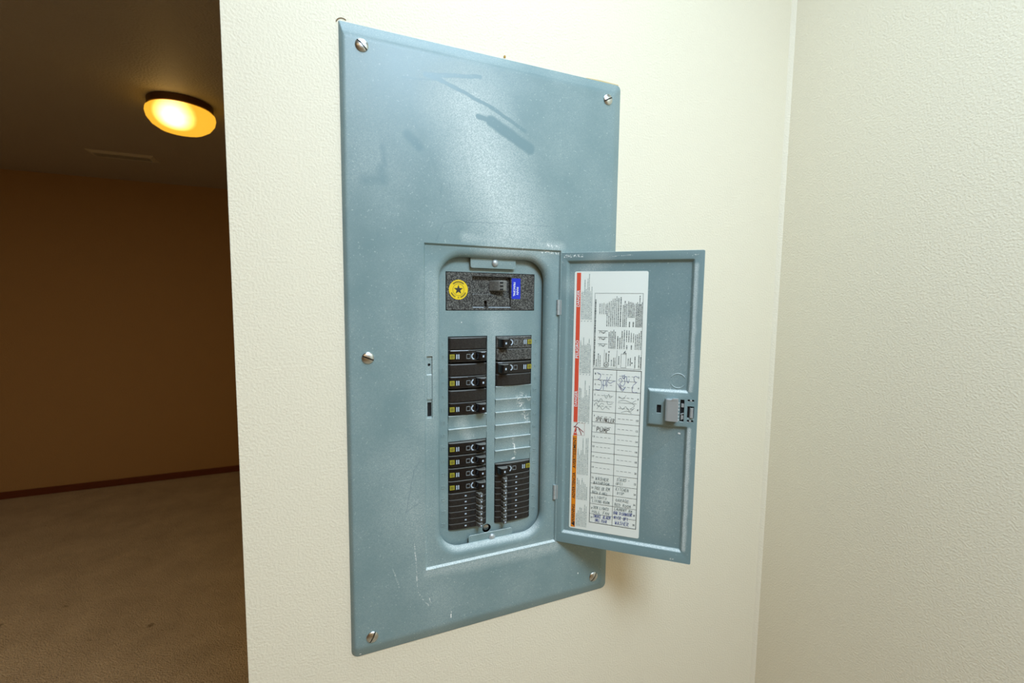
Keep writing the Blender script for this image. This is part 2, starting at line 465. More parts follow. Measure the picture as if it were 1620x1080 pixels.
mb = MB()                                              # caulk bead down the inside corner
mb.add([(XR-.006,0,0),(XR,-.006,0),(XR-.0035,-.0035,0),(XR-.006,0,CEIL),(XR,-.006,CEIL),(XR-.0035,-.0035,CEIL)],
       [(0,2,5,3),(2,1,4,5)])
struct(mb.build('trim_1', M['wall'], scale=1, fix=False, smooth=60))
# chipped paint above the cover
mb = MB(); mb.ring(4.5, 768.5+ZF*1000, -.25, 6.2, 7.6, 14, radians(55), radians(165))
mb.build('paint_crack', simple('crack', lin((120, 100, 70)), .9), wall_c)
mb = MB(); mb.prism_y([(x+203.9, z+775.2+ZF*1000) for x, z in ((-1.4,-1.2),(1.3,-1.5),(1.7,.4),(.4,1.8),(-1,1.1))], -.9, .1)
mb.build('paint_chip', simple('raw_plaster', lin((176, 138, 60)), .9), wall_c)
mb = MB(); mb.prism_y([(x, z+ZF*1000) for x, z in ((326,771.5),(384,771.5),(384,773.3),(352,773.9),(330,773.0))], -.5, .1)
mb.build('plaster_edge', simple('raw_board', lin((206, 184, 132)), .9), wall_c)

# ------------------------------------------------------------------ the breaker panel
panel = thing('breaker_panel', 'grey blue steel breaker panel set into the beige wall, its door hanging open', 'breaker panel', (0, 0, ZF))
YC, YR, YD = -6.0, -3.0, 12.0      # cover face, door recess, deadfront (mm, + is into the wall)

# cover: bevelled rim, flat face, door recess, flared rolled opening
mb = MB()
A = rrect(0, 388, 0, 772.5, (9, 8, 7, 1.5), 5)
A2 = rrect(.4, 387.6, .4, 772.1, (9, 8, 7, 1.5), 5)
B0 = rrect(1.8, 382.5, 6.5, 766, (7, 6, 5, 1.4), 5)
B1 = rrect(3.6, 377, 12.5, 760, (5, 4, 4, 1.3), 5)
B = rrect(5.2, 374.5, 15.5, 757, (3, 2.5, 2.5, 1.2), 5)
Bi = rrect(7.0, 371.5, 18.5, 754, (1.5, 1.5, 1.5, 1), 5)
bridge(mb, A, 0.0, A2, -.8)
bridge(mb, A2, -.8, B0, -3.1); bridge(mb, B0, -3.1, B1, -5.3); bridge(mb, B1, -5.3, B, -5.85); bridge(mb, B, -5.85, Bi, YC)
Ro = rrect(95.0, 291.2, 99.2, 529.6, 1.0, 3)
Ri = rrect(96.6, 289.8, 101.4, 527.4, .8, 3)
holed(mb, Bi, [Ro], YC)
bridge(mb, Ro, YC, Ri, YR)
FL = 10.5
def lip(t):          # t 0 at the recess, 1 at the rolled edge: a quarter round going into the wall
    a = t*pi/2
    return FL*(1-sin(a)), YR + 8.5*(1-cos(a))
F0 = rrect(117-FL, 270+FL, 118-FL, 515+FL, 30+FL, 14)
pocket = [(98.4, 304.5), (105.9, 304.5), (105.9, 386), (98.4, 386)]
holed(mb, Ri, [F0, pocket], YR)
prev, py = F0, YR
for i in range(1, 11):
    d, y = lip(i/10)
    cur = rrect(117-d, 270+d, 118-d, 515+d, 30+d, 14)
    bridge(mb, prev, py, cur, y); prev, py = cur, y
bridge(mb, prev, py, prev, py+1.4)
# strike pocket pressed into the left of the recess
bridge(mb, pocket, YR, pocket, YR+2.2)
slot = [(99.6, 306.2), (104.9, 306.2), (104.9, 325.2), (99.6, 325.2)]
pin = [(102.2+2.0*cos(a), 374.5+2.0*sin(a)) for a in [2*pi*i/10 for i in range(10)]]
holed(mb, pocket, [slot, pin], YR+2.2)
bridge(mb, slot, YR+2.2, slot, YR+4); bridge(mb, pin, YR+2.2, pin, YR+4)
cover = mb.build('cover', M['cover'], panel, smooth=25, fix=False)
for p in cover.data.polygons: pass
# orientation of the strips is checked once here: everything must face the room
bm = bmesh.new(); bm.from_mesh(cover.data)
bmesh.ops.remove_doubles(bm, verts=bm.verts, dist=2e-6)
bmesh.ops.recalc_face_normals(bm, faces=bm.faces)
big = max(bm.faces, key=lambda f: f.calc_area())
if big.normal.y > 0: bmesh.ops.reverse_faces(bm, faces=bm.faces)
bm.to_mesh(cover.data); bm.free()
cover.data.shade_smooth(); cover.data.set_sharp_from_angle(angle=radians(25))
mb = MB(); mb.box(98, 106.5, 1.4, 2.0, 303, 388)
mb.build('strike_backing', M['void'], panel)
mb = MB()
mb.prism_x([(-.8,362.5),(-2.2,361.2),(-2.4,330),(-.8,327)], 98.7, 105.7)
mb.build('strike_plate', M['cover'], panel, bevel=.0004)
# recessed tub behind
mb = MB()
for a in ((6, 382, 96, 97.5, 8, 764), (6, 7.5, 14, 96, 8, 764), (380.5, 382, 14, 96, 8, 764), (6, 382, 14, 96, 8, 9.5), (6, 382, 14, 96, 762.5, 764)):
    mb.box(*a)
mb.build('enclosure_box', M['void'], panel)

# deadfront with its openings
mb = MB()
df = rrect(104, 283, 104, 528, 3, 3)
H_main = [(127.8, 444.4), (258.6, 444.4), (258.6, 496), (127.8, 496)]
H_left = [(130.8, 139.4), (187.0, 139.4), (187.0, 409.5), (130.8, 409.5)]
H_right = [(199.3, 137.4), (255.4, 137.4), (255.4, 409.0), (199.3, 409.0)]
H_knob = [(188+6.5*cos(a), 131.5+6.5*sin(a)) for a in [2*pi*i/20 for i in range(20)]]
HS = [H_main, H_left, H_right, H_knob]
holed(mb, df, HS, YD)
for h in HS: bridge(mb, h, YD, h, YD+1.5)
holed(mb, df, HS, YD+1.5)
bridge(mb, df, YD, df, YD+1.5)
dead = mb.build('deadfront', M['deadfront'], panel)
# blank twist-out plates: proud at the top edge, sloping back below
def blank(x0, x1, z0, z1, nm='twistout_plate'):
    q = MB(); h = z1-z0
    q.prism_x([(YD+1.2, z0+.2), (YD+.5, z0+.2), (YD+.3, z0+h*.4), (YD-2.0, z1-1.4), (YD-2.4, z1-.7), (YD-1.9, z1-.1), (YD+1.2, z1-.1)], x0+.35, x1-.35)
    return q.build(nm, M['deadfront'], panel, smooth=50)
for k in range(2): blank(130.8, 187.0, 264.5+18.4*k, 282.9+18.4*k)
for k in range(6): blank(199.3, 255.4, 226.2+18.6*k, 244.8+18.6*k)
# raised circuit numbers beside the two columns
for k in range(15):
    z = 400.5-18*k
    for nn, cx in ((2*k+1, 124.2), (2*k+2, 262.0)):
        mb = MB(); put_text(mb, str(nn), cx, z, YD-.35, 3.2 if nn < 10 else 5.4, 4.6)
        nb = mb.build('embossed_number', M['deadfront'], panel, fix=False)
        sd = nb.modifiers.new('thick', 'SOLIDIFY'); sd.thickness = .0004; sd.offset = 0
# fixing tabs and their screws
mb = MB(); mb.prism_y(rrect(160.5, 226.5, 501.5, 520, (3, 3, .5, .5), 4), 6.6, 8.0)
mb.build('fixing_tab', M['deadfront'], panel, bevel=.0004)
mb = MB(); mb.prism_y(rrect(159, 226, 112, 128, (.5, .5, 3, 3), 4), 6.6, 8.0)
mb.build('fixing_tab', M['deadfront'], panel, bevel=.0004)
for sx, sz in ((195.5, 509.0), (194, 120.5)):
    mb = MB(); mb.lathe_y([(0, 3.2), (2.2, 3.4), (4.2, 4.4), (4.9, 5.8), (4.9, 6.8)], sx, sz, 20)
    mb.build('thumb_screw', M['galv'], panel, smooth=40)
mb = MB(); mb.lathe_y([(0, 14.5), (4, 14.8), (5.6, 16.5), (5.6, 20)], 188, 131.5, 18)
mb.build('deadfront_stud', M['zinc'], panel, smooth=40)

# big slotted cover screws
def cover_screw(x, z, deg):
    R_, Hh, wd = 7.4, 3.2, .75
    mb = MB(); a0 = radians(deg)
    def hgt(r): return Hh*sqrt(max(0, 1-(r/R_)**2*.93)) 
    rr = [wd*1.02, 1.6, 3, 4.4, 5.6, 6.6, 7.1, 7.4]
    def tr(u, v, y): return (x+u*cos(a0)-v*sin(a0), y, z+u*sin(a0)+v*cos(a0))
    for sgn in (1, -1):
        n = 14; grid = []
        for r in rr:
            t0 = asin(min(1, wd/r))
            grid.append([tr(r*cos(t0+(pi-2*t0)*j/n)*sgn, r*sin(t0+(pi-2*t0)*j/n)*sgn, YC-hgt(r)) for j in range(n+1)])
        k = n+1
        mb.add([p for row in grid for p in row], [(i*k+j, i*k+j+1, (i+1)*k+j+1, (i+1)*k+j) for i in range(len(rr)-1) for j in range(n)])
        mb.add(grid[-1]+[(p[0], YC, p[2]) for p in grid[-1]], [(j, j+1, k+j+1, k+j) for j in range(n)])
        us = [sqrt(max(0, r*r-wd*wd)) for r in rr]
        line = [tr(-u*sgn, wd*sgn, YC-hgt(r)) for u, r in zip(us[::-1], rr[::-1])]+[tr(u*sgn, wd*sgn, YC-hgt(r)) for u, r in zip(us, rr)]
        low = [(p[0], YC-1.2, p[2]) for p in line]
        mb.add(line+low, [(j, j+1, len(line)+j+1, len(line)+j) for j in range(len(line)-1)])
    mb.cur = 1
    mb.add([tr(-7.2, -wd, YC-1.2), tr(7.2, -wd, YC-1.2), tr(7.2, wd, YC-1.2), tr(-7.2, wd, YC-1.2)], [(0, 1, 2, 3)])
    mb.build('cover_screw', [M['zinc'], M['void']], panel, smooth=35)
for q in ((24.5, 748.1, -42), (362.6, 747, 28), (25.6, 387.2, -24), (25.3, 26.1, 62), (360.9, 27.4, 52)): cover_screw(*q)

# ------------------------------------------------------------------ the door
DA = radians(42)
door = MB()
DW, Z0, Z1 = 191.5, 99.9, 526.6
prof_o = rrect(0, DW, Z0, Z1, 1.5, 3)
notch = [(10, 114), (180.5, 114), (180.5, 292.4), (130.5, 292.4), (130.5, 337), (180.5, 337), (180.5, 516), (10, 516)]
outer_c = fillet(notch, 2.2, 4)
rings = [(0, 0), (.7, .25), (1.5, 1.0), (2.9, 3.0), (3.7, 3.8), (4.5, 4.0)]
keyhole = [(139.6, 307.7), (145.4, 307.7), (145.4, 319.3), (139.6, 319.3)]
catch_slot = [(169.6, 298.2), (174.8, 298.2), (174.8, 328.6), (169.6, 328.6)]
top_slot = rrect(178.6, 187.0, 326.6, 329.4, 1.2, 3)
low_slot = rrect(178.6, 187.0, 298.6, 301.6, 1.2, 3)
spring_hole = [(178.8, 304.0), (187.2, 304.0), (187.2, 320.2), (178.8, 320.2)]
holes_ = [keyhole, catch_slot, top_slot, low_slot, spring_hole]
holed(door, prof_o, [outer_c] + holes_, 0.0)
for h in holes_: bridge(door, h, 0.0, h, 2.5)
prev, py = outer_c, 0.0
for d, y in rings[1:]:
    cur = fillet(offset(notch, d), max(.6, 2.2-d*.3), 4)
    bridge(door, prev, py, cur, y); prev, py = cur, y
holed(door, prev, [], 4.0)
# folded edge and outer skin
po2 = rrect(-.3, DW+.3, Z0-.3, Z1+.3, 1.8, 3)
bridge(door, prof_o, 0.0, po2, .6); bridge(door, po2, .6, po2, 5.2)
holed(door, po2, [], 5.2)
D = door.build('door', M['door'], panel, fix=False)
D.location = (.290, -.004, 0); D.rotation_euler = (0, 0, -DA)
bm = bmesh.new(); bm.from_mesh(D.data)
bmesh.ops.remove_doubles(bm, verts=bm.verts, dist=2e-6); bmesh.ops.recalc_face_normals(bm, faces=bm.faces)
bm.to_mesh(D.data); bm.free()
D.data.shade_smooth(); D.data.set_sharp_from_angle(angle=radians(35))
mb = MB(); mb.box(136, 188.5, 2.6, 3.4, 297, 331)
mb.build('latch_backing', M['void'], D)
# sprung latch: folded plate, torn teeth, spring tongue
mb = MB()
mb.prism_z([(150.5, 0), (150.8, -6.0), (152.2, -7.6), (154, -8.0), (167.0, -8.6), (167.0, -7.6), (154.2, -7.0), (152.6, -6.6), (151.8, -5.6), (151.5, 0)], 299.4, 329.0)
for k in range(6):
    mb.prism_z([(166.5, -8.6), (168.6, -7.6), (168.6, -6.8), (166.5, -7.6)], 301+4.6*k, 303.2+4.6*k)
mb.box(152, 166.5, -7.4, -.2, 328.2, 329.2); mb.box(156, 165.8, -7.2, -.2, 299.0, 299.8)
mb.prism_y([(157, 328), (166.8, 328), (166.8, 331.4), (160, 331.2)], -8.7, -7.9)
mb.build('latch', M['galv'], D, bevel=.0003)
mb = MB()
mb.prism_z([(181.2, 2.4), (182.6, -1.6), (185.6, -1.8), (186.6, 1.0), (185.2, 1.0), (184.8, -.9), (183.2, -.8), (182.2, 2.4)], 304.6, 318.4)
mb.box(181.6, 184.2, -.2, 1.4, 326.8, 329.2); mb.box(181.6, 184.2, -.2, 1.4, 298.8, 301.4)
mb.prism_y([(171, 318), (174.4, 318), (174.4, 323), (171, 323)], .8, 2.2)
mb.prism_y([(170.4, 308), (174.4, 309.5), (174.4, 310.6), (170.4, 309.2)], -.6, 2.2)
mb.prism_y([(171, 300.5), (174.4, 302), (174.4, 307), (171, 307)], .8, 2.2)
mb.build('latch_spring', M['galv'], D, bevel=.0002)
mb = MB()
for a0, a1 in ((radians(28), radians(152)), (radians(208), radians(332))):
    n = 16
    for i in range(n):
        a, b = a0+(a1-a0)*i/n, a0+(a1-a0)*(i+1)/n
        P_ = [(r, y) for r, y in ((8.9, 4.0), (9.5, 3.5), (10.1, 3.5), (10.7, 4.0))]
        mb.add([(165.5+r*cos(t), y, 353+r*sin(t)) for t in (a, b) for r, y in P_], [(0,1,5,4),(1,2,6,5),(2,3,7,6)])
mb.build('lock_knockout', M['door'], D, smooth=60)
for zc in (449.5, 176.0):
    mb = MB()
    mb.lathe_y([(0, 0)], 0, 0, 3) if False else None
    n = 10
    for (za, zb) in ((zc-10.8, zc-3.8), (zc-3.4, zc+3.4), (zc+3.8, zc+10.8)):
        mb.prism_z([(-.6+2.3*cos(2*pi*i/n), -1.0+2.3*sin(2*pi*i/n)) for i in range(n)], za, zb)
    mb.box(-.2, 4.2, -.5, .3, zc-10.5, zc+10.5)
    mb.build('hinge', M['galv'], D, smooth=50)

# ---- directory label on the inside of the door
LB = MB()
LB.prism_y(rrect(21.6, 122.2, 122.8, 500.4, 2.4, 4), 3.7, 4.05)
LB.build('directory_label', M['paper'], D)
YL = 3.55
mb = MB(); mb.rect(24.8, 30.6, 283.5, 498.6, YL)
mb.add([(24.8, YL, 264.0), (30.6, YL, 264.0), (27.7, YL, 276.0)], [(0, 1, 2)])
mb.build('red_band', M['red'], D, fix=False)
for t, zc, ln in (('DANGER', 462.4, 23.6), ('PELIGRO', 390, 26), ('DANGER', 318, 23)):
    mb = MB(); put_text(mb, t, 27.5, zc, YL-.15, ln, 4.2, 90)
    mb.build('hazard_word', M['white'], D, fix=False)
mb = MB(); mb.ring(27.7, 268.0, YL-.15, .5, 1.1, 8)
mb.build('alert_mark', M['white'], D, fix=False)
mb = MB(); mb.rect(24.2, 30.4, 124.8, 263.4, YL)
mb.build('orange_band', M['orange'], D, fix=False)
for t, zc, ln in (('AVERTISSEMENT', 237.7, 46.5), ('ADVERTENCIA', 188.2, 39.4), ('WARNING', 145.4, 28)):
    mb = MB(); put_text(mb, t, 27.3, zc, YL-.15, ln, 4.4, 90)
    mb.build('warning_word', M['darkink'], D, fix=False)
mb = MB(); mb.add([(29.8, YL-.15, 126.2), (29.8, YL-.15, 133.4), (24.6, YL-.15, 129.8)], [(0, 2, 1)])
mb.build('alert_triangle', M['darkink'], D, fix=False)
mb = MB()                                               # shock pictogram: a figure struck by a bolt
for st in ([(31, 282.5), (27.4, 277.0)], [(27.6, 276.6), (31.6, 276), (33.6, 273.6)], [(31.4, 276), (36.6, 272.0), (39.6, 269.6)],
           [(33, 273.6), (35.6, 268.8), (36.6, 265.6)], [(29.2, 275.8), (29.4, 272), (27.2, 268.4)]):
    mb.stroke(st, 1.0, YL-.1)
mb.disc(26.4, 276.4, YL-.1, 1.1, 10)
mb.build('shock_pictogram', M['maroon'], D, fix=False)
mb = MB()
for st in ([(25, 264.4), (41, 264.4)], [(41, 264.4), (41, 282.6)], [(25, 282.6), (41, 282.6)]): mb.stroke(st, .25, YL-.05)
mb.build('pictogram_frame', M['maroon'], D, fix=False)

# small print: rows of broken dashes, too small to read in the photograph
rnd = random.Random(3)
def microlines(mb, xs, z0, z1, wd, lo=.55, y=YL-.1):
    """lines running up the sheet at each x, from z0 towards z1"""
    for x in xs:
        end = z0+(z1-z0)*(lo+(1-lo)*rnd.random())
        z = z0
        while z < end:
            l = rnd.uniform(.5, 2.2); ww = wd*rnd.uniform(.75, 1.35)/2
            mb.rect(x-ww, x+ww, z, min(z+l, end), y); z += l+rnd.uniform(.35, .75)
def frange(a, b, n): return [a+(b-a)*i/(n-1) for i in range(n)]
mb = MB()
for z0, z1 in ((433, 497), (356, 428), (285, 352), (206, 262), (168, 203), (127, 165)):
    xs = frange(32.6, 46.6, 8 if z0 > 280 else 7)
    microlines(mb, xs, z0, z1, .85, .5)
for zt in (430.5, 354, 283.4):
    for x in frange(33, 46.4, 4): mb.stroke([(x-.5, zt-.3), (x+.5, zt+.3)], .8, YL-.1)
mb.build('warning_small_print', M['microink'], D, fix=False)['kind'] = 'stuff'
mb = MB()
microlines(mb, [52.4], 368, 463, 1.5, .98)
microlines(mb, frange(58.4, 66.6, 4), 441, 462, .8, .4)
microlines(mb, frange(68.6, 81.4, 6), 424, 467, .9, .75)
microlines(mb, frange(84.0, 87.0, 2), 424, 467, 1.15, .85)
microlines(mb, frange(90.4, 95.0, 3), 424, 466, 1.0, .6)
microlines(mb, frange(97.4, 105.2, 5), 437, 462, .9, .65)
microlines(mb, [99.4, 104.4], 424, 434, 1.3, .6)
microlines(mb, frange(107.6, 115.4, 6), 424, 468, .9, .7)
microlines(mb, frange(72.2, 80.6, 5), 393, 420, .9, .7)
microlines(mb, frange(84.2, 87.2, 2), 393, 418, 1.15, .6)
microlines(mb, frange(90.0, 93.0, 2), 393, 421, 1.0, .85)
microlines(mb, frange(96.2, 105.4, 4), 403, 420, .9, .7)
microlines(mb, [96.8, 103.0], 393, 401, 1.3, .6)
microlines(mb, frange(108.2, 115.4, 4), 393, 420, .9, .75)
microlines(mb, frange(55.4, 60.6, 3), 367, 386, .9, .45)
microlines(mb, [69.0, 72.4], 374, 387, 1.1, .9)
microlines(mb, [76.4, 79.4, 81.4], 368, 385, .8, .4)
microlines(mb, [86.4], 371, 383, 1.2, .9)
microlines(mb, [99.4, 102.2], 370, 382, .9, .8)
microlines(mb, [108.4, 113.6, 116.0], 367, 388, .9, .7)
for zc in (397.5, 407, 416):                             # three little breaker diagrams
    for st in ([(57, zc+1.6), (70, zc+1.6)], [(58.6, zc-1.6), (59.8, zc+1)], [(61.4, zc-1), (66.6, zc-1)], [(61.4, zc-1), (61.4, zc+.8)],
               [(63.2, zc-1), (64.4, zc-2.2), (65.2, zc-1)], [(66.2, zc-1), (66.6, zc+1)]):
        mb.stroke(st, .55, YL-.1)
mb.build('rating_print', M['ink'], D, fix=False)['kind'] = 'stuff'
mb = MB()
for st in ([(51, 365.4), (51, 470), (116.4, 470.2), (117.0, 365.4)], [(51, 365.4), (117, 365.4)], [(66, 366), (66.4, 391)], [(83.6, 366), (83.8, 391)],
           [(89.4, 367), (89.6, 386), (96.4, 386), (96.4, 367), (89.4, 367)]):
    mb.stroke(st, .35, YL-.1)
mb.ring(69.6, 370.0, YL-.12, 2.9, 3.5, 24)
put_text(mb, 'UL', 69.6, 370.0, YL-.12, 3.6, 3.4, 90)
put_text(mb, 'R', 72.8, 388.6, YL-.12, 2.4, 2.2, 90)
mb.stroke([(92.6, 386.4), (95.2, 390.2), (93.4, 388.2), (96.4, 387.2)], .8, YL-.12)
mb.disc(104.4, 374, YL-.12, 1.0, 10)
mb.build('approval_box', M['ink'], D, fix=False)['kind'] = 'stuff'
# circuit table
mb = MB()
GX0, GX1, GXM, GZ1, GZ0 = 51.6, 117.6, 84.3, 363.2, 136.2
for st in ([(GX0, GZ0), (GX0, GZ1), (GX1, GZ1), (GX1, GZ0), (GX0, GZ0)],): mb.stroke(st, .8, YL-.1)
mb.stroke([(GXM, GZ0), (GXM, GZ1)], .5, YL-.1)
rowsz = [332.6, 301.6, 286.4, 271.4, 256.4, 242, 226.8, 210.6, 195.4, 180.4, 164.8, 149.4]
for z in rowsz: mb.stroke([(GX0, z), (GX1, z)], .45, YL-.1)
for z in (347.8, 317.0): mb.stroke([(GX0, z), (GXM-3, z)], .35, YL-.1); mb.stroke([(GXM+3, z), (GX1-5, z)], .35, YL-.1)
odd = [355.4, 340.2, 325, 309.6, 294.4, 279.4, 264, 249.4, 234.6, 218.6, 203, 187.8, 172.6, 157, 143]
for k, z in enumerate(odd):
    put_text(mb, str(2*k+1), 54.6, z+1.0, YL-.1, 1.4 if k < 5 else 2.8, 2.6)
    put_text(mb, str(2*k+2), 114.4, z-1.2, YL-.1, 1.6 if k < 4 else 3.0, 2.8)
for z in odd[:10]:
    for i in range(4):
        mb.stroke([(58.4+5.6*i, z+.6), (61.6+5.6*i, z+.5)], .4, YL-.1)
        mb.stroke([(88+5.6*i, z-.6), (91.4+5.6*i, z-.7)], .4, YL-.1)
mb.build('circuit_table', M['ink'], D, fix=False)['kind'] = 'stuff'

# hand lettering from single pen strokes on a 4 x 6 grid
PEN = {'A': [[(0,0),(2,6),(4,0)],[(1,2),(3,2)]], 'B': [[(0,0),(0,6),(3,5.4),(3,3.6),(0,3),(4,2),(3,0),(0,0)]], 'C': [[(4,5),(2,6),(0,4),(0,2),(2,0),(4,1)]],
 'D': [[(0,0),(0,6),(3,5),(4,3),(3,1),(0,0)]], 'E': [[(4,6),(0,6),(0,0),(4,0)],[(0,3),(3,3)]], 'F': [[(4,6),(0,6),(0,0)],[(0,3),(3,3)]],
 'G': [[(4,5),(2,6),(0,4),(0,2),(2,0),(4,1),(4,3),(2.4,3)]], 'H': [[(0,0),(0,6)],[(4,0),(4,6)],[(0,3),(4,3)]], 'I': [[(2,0),(2,6)]],
 'K': [[(0,0),(0,6)],[(4,6),(0,2.6),(4,0)]], 'L': [[(0,6),(0,0),(4,0)]], 'M': [[(0,0),(.4,6),(2,2),(3.6,6),(4,0)]], 'N': [[(0,0),(0,6),(4,0),(4,6)]],
 'O': [[(2,6),(0,4),(0,2),(2,0),(4,2),(4,4),(2,6)]], 'P': [[(0,0),(0,6),(3.4,5.6),(3.6,3.6),(0,3)]], 'R': [[(0,0),(0,6),(3.4,5.6),(3.4,3.8),(0,3),(4,0)]],
 'S': [[(4,5.2),(2,6),(0.4,4.6),(3.4,2.6),(3.2,.6),(1,0),(0,1)]], 'T': [[(0,6),(4,6)],[(2,6),(2,0)]], 'U': [[(0,6),(.2,1),(2,0),(3.8,1),(4,6)]],
 'V': [[(0,6),(2,0),(4,6)]], 'W': [[(0,6),(1,0),(2,4),(3,0),(4,6)]], 'Y': [[(0,6),(2,3),(4,6)],[(2,3),(2,0)]], '&': [[(4,0),(1,4.6),(2,6),(3,4.6),(0,2),(1,0),(4,2)]],
 '-': [[(0,3),(4,3)]], ' ': []}
hr = random.Random(11)
def scrawl(mb, word, x0, x1, z, h, wd=.5, slant=.1):
    n = len(word); cw = (x1-x0)/n
    for i, ch in enumerate(word):
        dz = hr.uniform(-.25, .25); sc_ = hr.uniform(.9, 1.1)
        for st in PEN.get(ch, []):
            pts = []
            for a, b in st:
                zz = (b/6)*h*sc_
                pts.append((x0+cw*(i+.1)+a/4*cw*.68+zz*slant+hr.uniform(-.1,.1), z+dz-(x0+cw*i-x0)*.012+zz+hr.uniform(-.12,.12)))
            mb.stroke(pts, wd, YL-.2)
pencil, pen, ink = MB(), MB(), MB()
scrawl(ink, 'SPRINKLER', 56.5, 83.6, 287.6, 5.6, .55); scrawl(ink, 'PUMP', 58, 77, 272.8, 6.6, .7)
for wds, x0, x1, z, h in (('WASHER', 58.5, 78, 201.0, 4.4), ('BATHROOM', 56, 79, 194.6, 4.0), ('STAIRS -', 89, 107, 203.6, 4.2), ('GFCI', 88, 98, 197.8, 3.6),
        ('FREEZER', 58, 72, 186.6, 4.4), ('RM', 74, 80, 186.6, 5.0), ('BATH & HALL', 54.5, 77, 180.2, 4.0), ('KITCHEN', 88, 106, 189.4, 4.2), ('DISP', 90, 100, 184.0, 3.6),
        ('LIGHTS', 58, 76, 173.4, 3.8), ('LIVING ROOM', 55, 80, 167.2, 4.0), ('GARAGE', 88, 107, 173.2, 4.0), ('BED ROOM', 87, 110, 166.4, 3.8),
        ('DEN LIGHTS', 57, 79, 157.6, 4.0), ('HALL FAN', 55, 80, 151.2, 3.8), ('LAUNDRY RM', 87, 112, 159.8, 3.8)):
    scrawl(pencil, wds, x0, x1, z, h, .46)
for wds, x0, x1, z, h in (('BAR DISHWASHR', 86, 112, 154.0, 4.4), ('SMOKE ALARM', 57, 82, 144.4, 4.6), ('HALL STAIR', 60, 77, 138.6, 4.0),
        ('MICR GFI', 86.5, 107, 146.6, 4.8), ('WASHER', 88, 108, 138.8, 5.2)):
    scrawl(pen, wds, x0, x1, z, h, .55)
def curved(p, n=5):
    """the same pen line drawn as one flowing curve through its points"""
    if len(p) < 3: return p
    q = [p[0]]+list(p)+[p[-1]]; out = []
    for i in range(1, len(q)-2):
        p0, p1, p2, p3 = q[i-1:i+3]
        for j in range(n):
            t = j/n
            out.append(tuple(.5*(2*p1[k]+(p2[k]-p0[k])*t+(2*p0[k]-5*p1[k]+4*p2[k]-p3[k])*t*t+(3*p1[k]-p0[k]-3*p2[k]+p3[k])*t**3) for k in (0, 1)))
    return out+[p[-1]]
# large '3 pk' note over the first three circuits and the scribbles beside it
for st in ([(57, 358), (62, 355.5), (61, 350), (58.5, 348.5), (63, 346), (64, 339), (61, 333.4), (55, 334)],
           [(66, 347), (66.4, 333.6)], [(66, 346.4), (68.6, 348), (69.6, 344), (68.6, 340), (66.4, 340)],
           [(71, 352.6), (71, 338)], [(75.6, 353.2), (73.4, 348.6), (72, 346)], [(72.6, 345.4), (76, 344), (79, 346), (83, 347.6)],
           [(113.6, 354), (110, 356), (108, 353.4), (109, 348.6), (111, 346.8), (107.4, 343), (106, 338), (107, 333.2), (113, 333.4)],
           [(86, 344), (92.6, 334.2), (95.4, 338.4)], [(87, 349), (90, 352), (92, 348), (89, 344), (93, 341), (96, 346), (94.4, 353)],
           [(92, 356.4), (93.4, 351.6), (97.6, 355), (98.6, 349), (100.6, 346), (101.6, 351)], [(89, 342), (91, 338), (94.6, 336.4), (97, 340)], [(93, 354), (95, 357), (95.4, 352)]):
    pen.stroke(curved(st), .5, YL-.2)
for st in ([(54, 316), (58, 319), (60, 315), (63, 321), (66, 317.6)], [(68, 327), (71, 322), (74, 328), (76, 323), (80, 326)],
           [(54, 311), (57, 314.6), (60, 309.6), (64, 314), (68, 313)], [(58, 305.6), (62, 310), (66, 305), (70, 309), (76, 306.4)],
           [(72, 318), (74, 313), (80, 315)], [(88, 326), (94, 323), (98, 328)], [(88, 319), (96, 321), (106, 318)], [(90, 312), (94, 308), (98, 312), (104, 306), (110, 311)],
           [(92, 303), (100, 306), (106, 303.4)], [(112, 322), (107, 318), (110, 314), (104, 309)]):
    pencil.stroke(curved(st), .42, YL-.2)
pencil.build('pencil_writing', M['pencil'], D, fix=False)['kind'] = 'stuff'
pen.build('pen_writing', M['pen'], D, fix=False)['kind'] = 'stuff'
ink.build('black_writing', M['darkink'], D, fix=False)['kind'] = 'stuff'

# ------------------------------------------------------------------ main breaker
mainb = thing('main_breaker', 'wide dusty black main breaker with round yellow star sticker and blue label', 'circuit breaker', (.1932, .012, ZF+.4702))
# local mm: x -65.2..65.2, z -25.6..25.6, y 0 at the deadfront face
W_ = [(-28.6, -20.8), (28.4, -20.8), (28.4, 20.6), (-28.6, 20.6)]
mo = [(-64.6, -25.0), (64.6, -25.0), (64.6, 25.0), (-64.6, 25.0)]
mb = MB(); holed(mb, mo, [W_], -.6); bridge(mb, mo, -.6, mo, 22); bridge(mb, W_, -.6, W_, 6.0); holed(mb, W_, [], 6.0)
mb.build('body', M['dusty'], mainb, bevel=.0003)
mb = MB()
mb.prism_y([(-28, -20.4), (-11, -20.4), (-11, -12.6), (-7, -12.6), (-7, -20.4), (27.6, -20.4), (27.6, -9), (10, -4.2), (-24, -3.2), (-28, -4.6)], .4, 6.2)
mb.build('platform', M['dusty'], mainb, bevel=.0006)
mb = MB(); mb.rect(-27.8, -12, -21.8, -20.9, -.75); mb.rect(-5, 27.6, -21.8, -20.9, -.75)  # pale strips along the window's lower ledge
mb.build('pale_ledge_line', M['palewhite'], mainb, fix=False)
mb = MB()
for x, z in ((-17.6, -8.6), (6.4, -8.4), (-2, -5.8)):
    mb.disc(x, z, .3, 1.3, 14)
mb.build('rivet_hole', M['void'], mainb, fix=False)
mb = MB()
mb.prism_z([(-2, 5.8), (5.0, -6.0), (7.4, -9.0), (17.4, -9.6), (20, -6.5), (20, 5.8)], 1.0, 15.4)
mb.build('handle', M['mainhandle'], mainb, bevel=.0012, segs=3)
mb = MB()
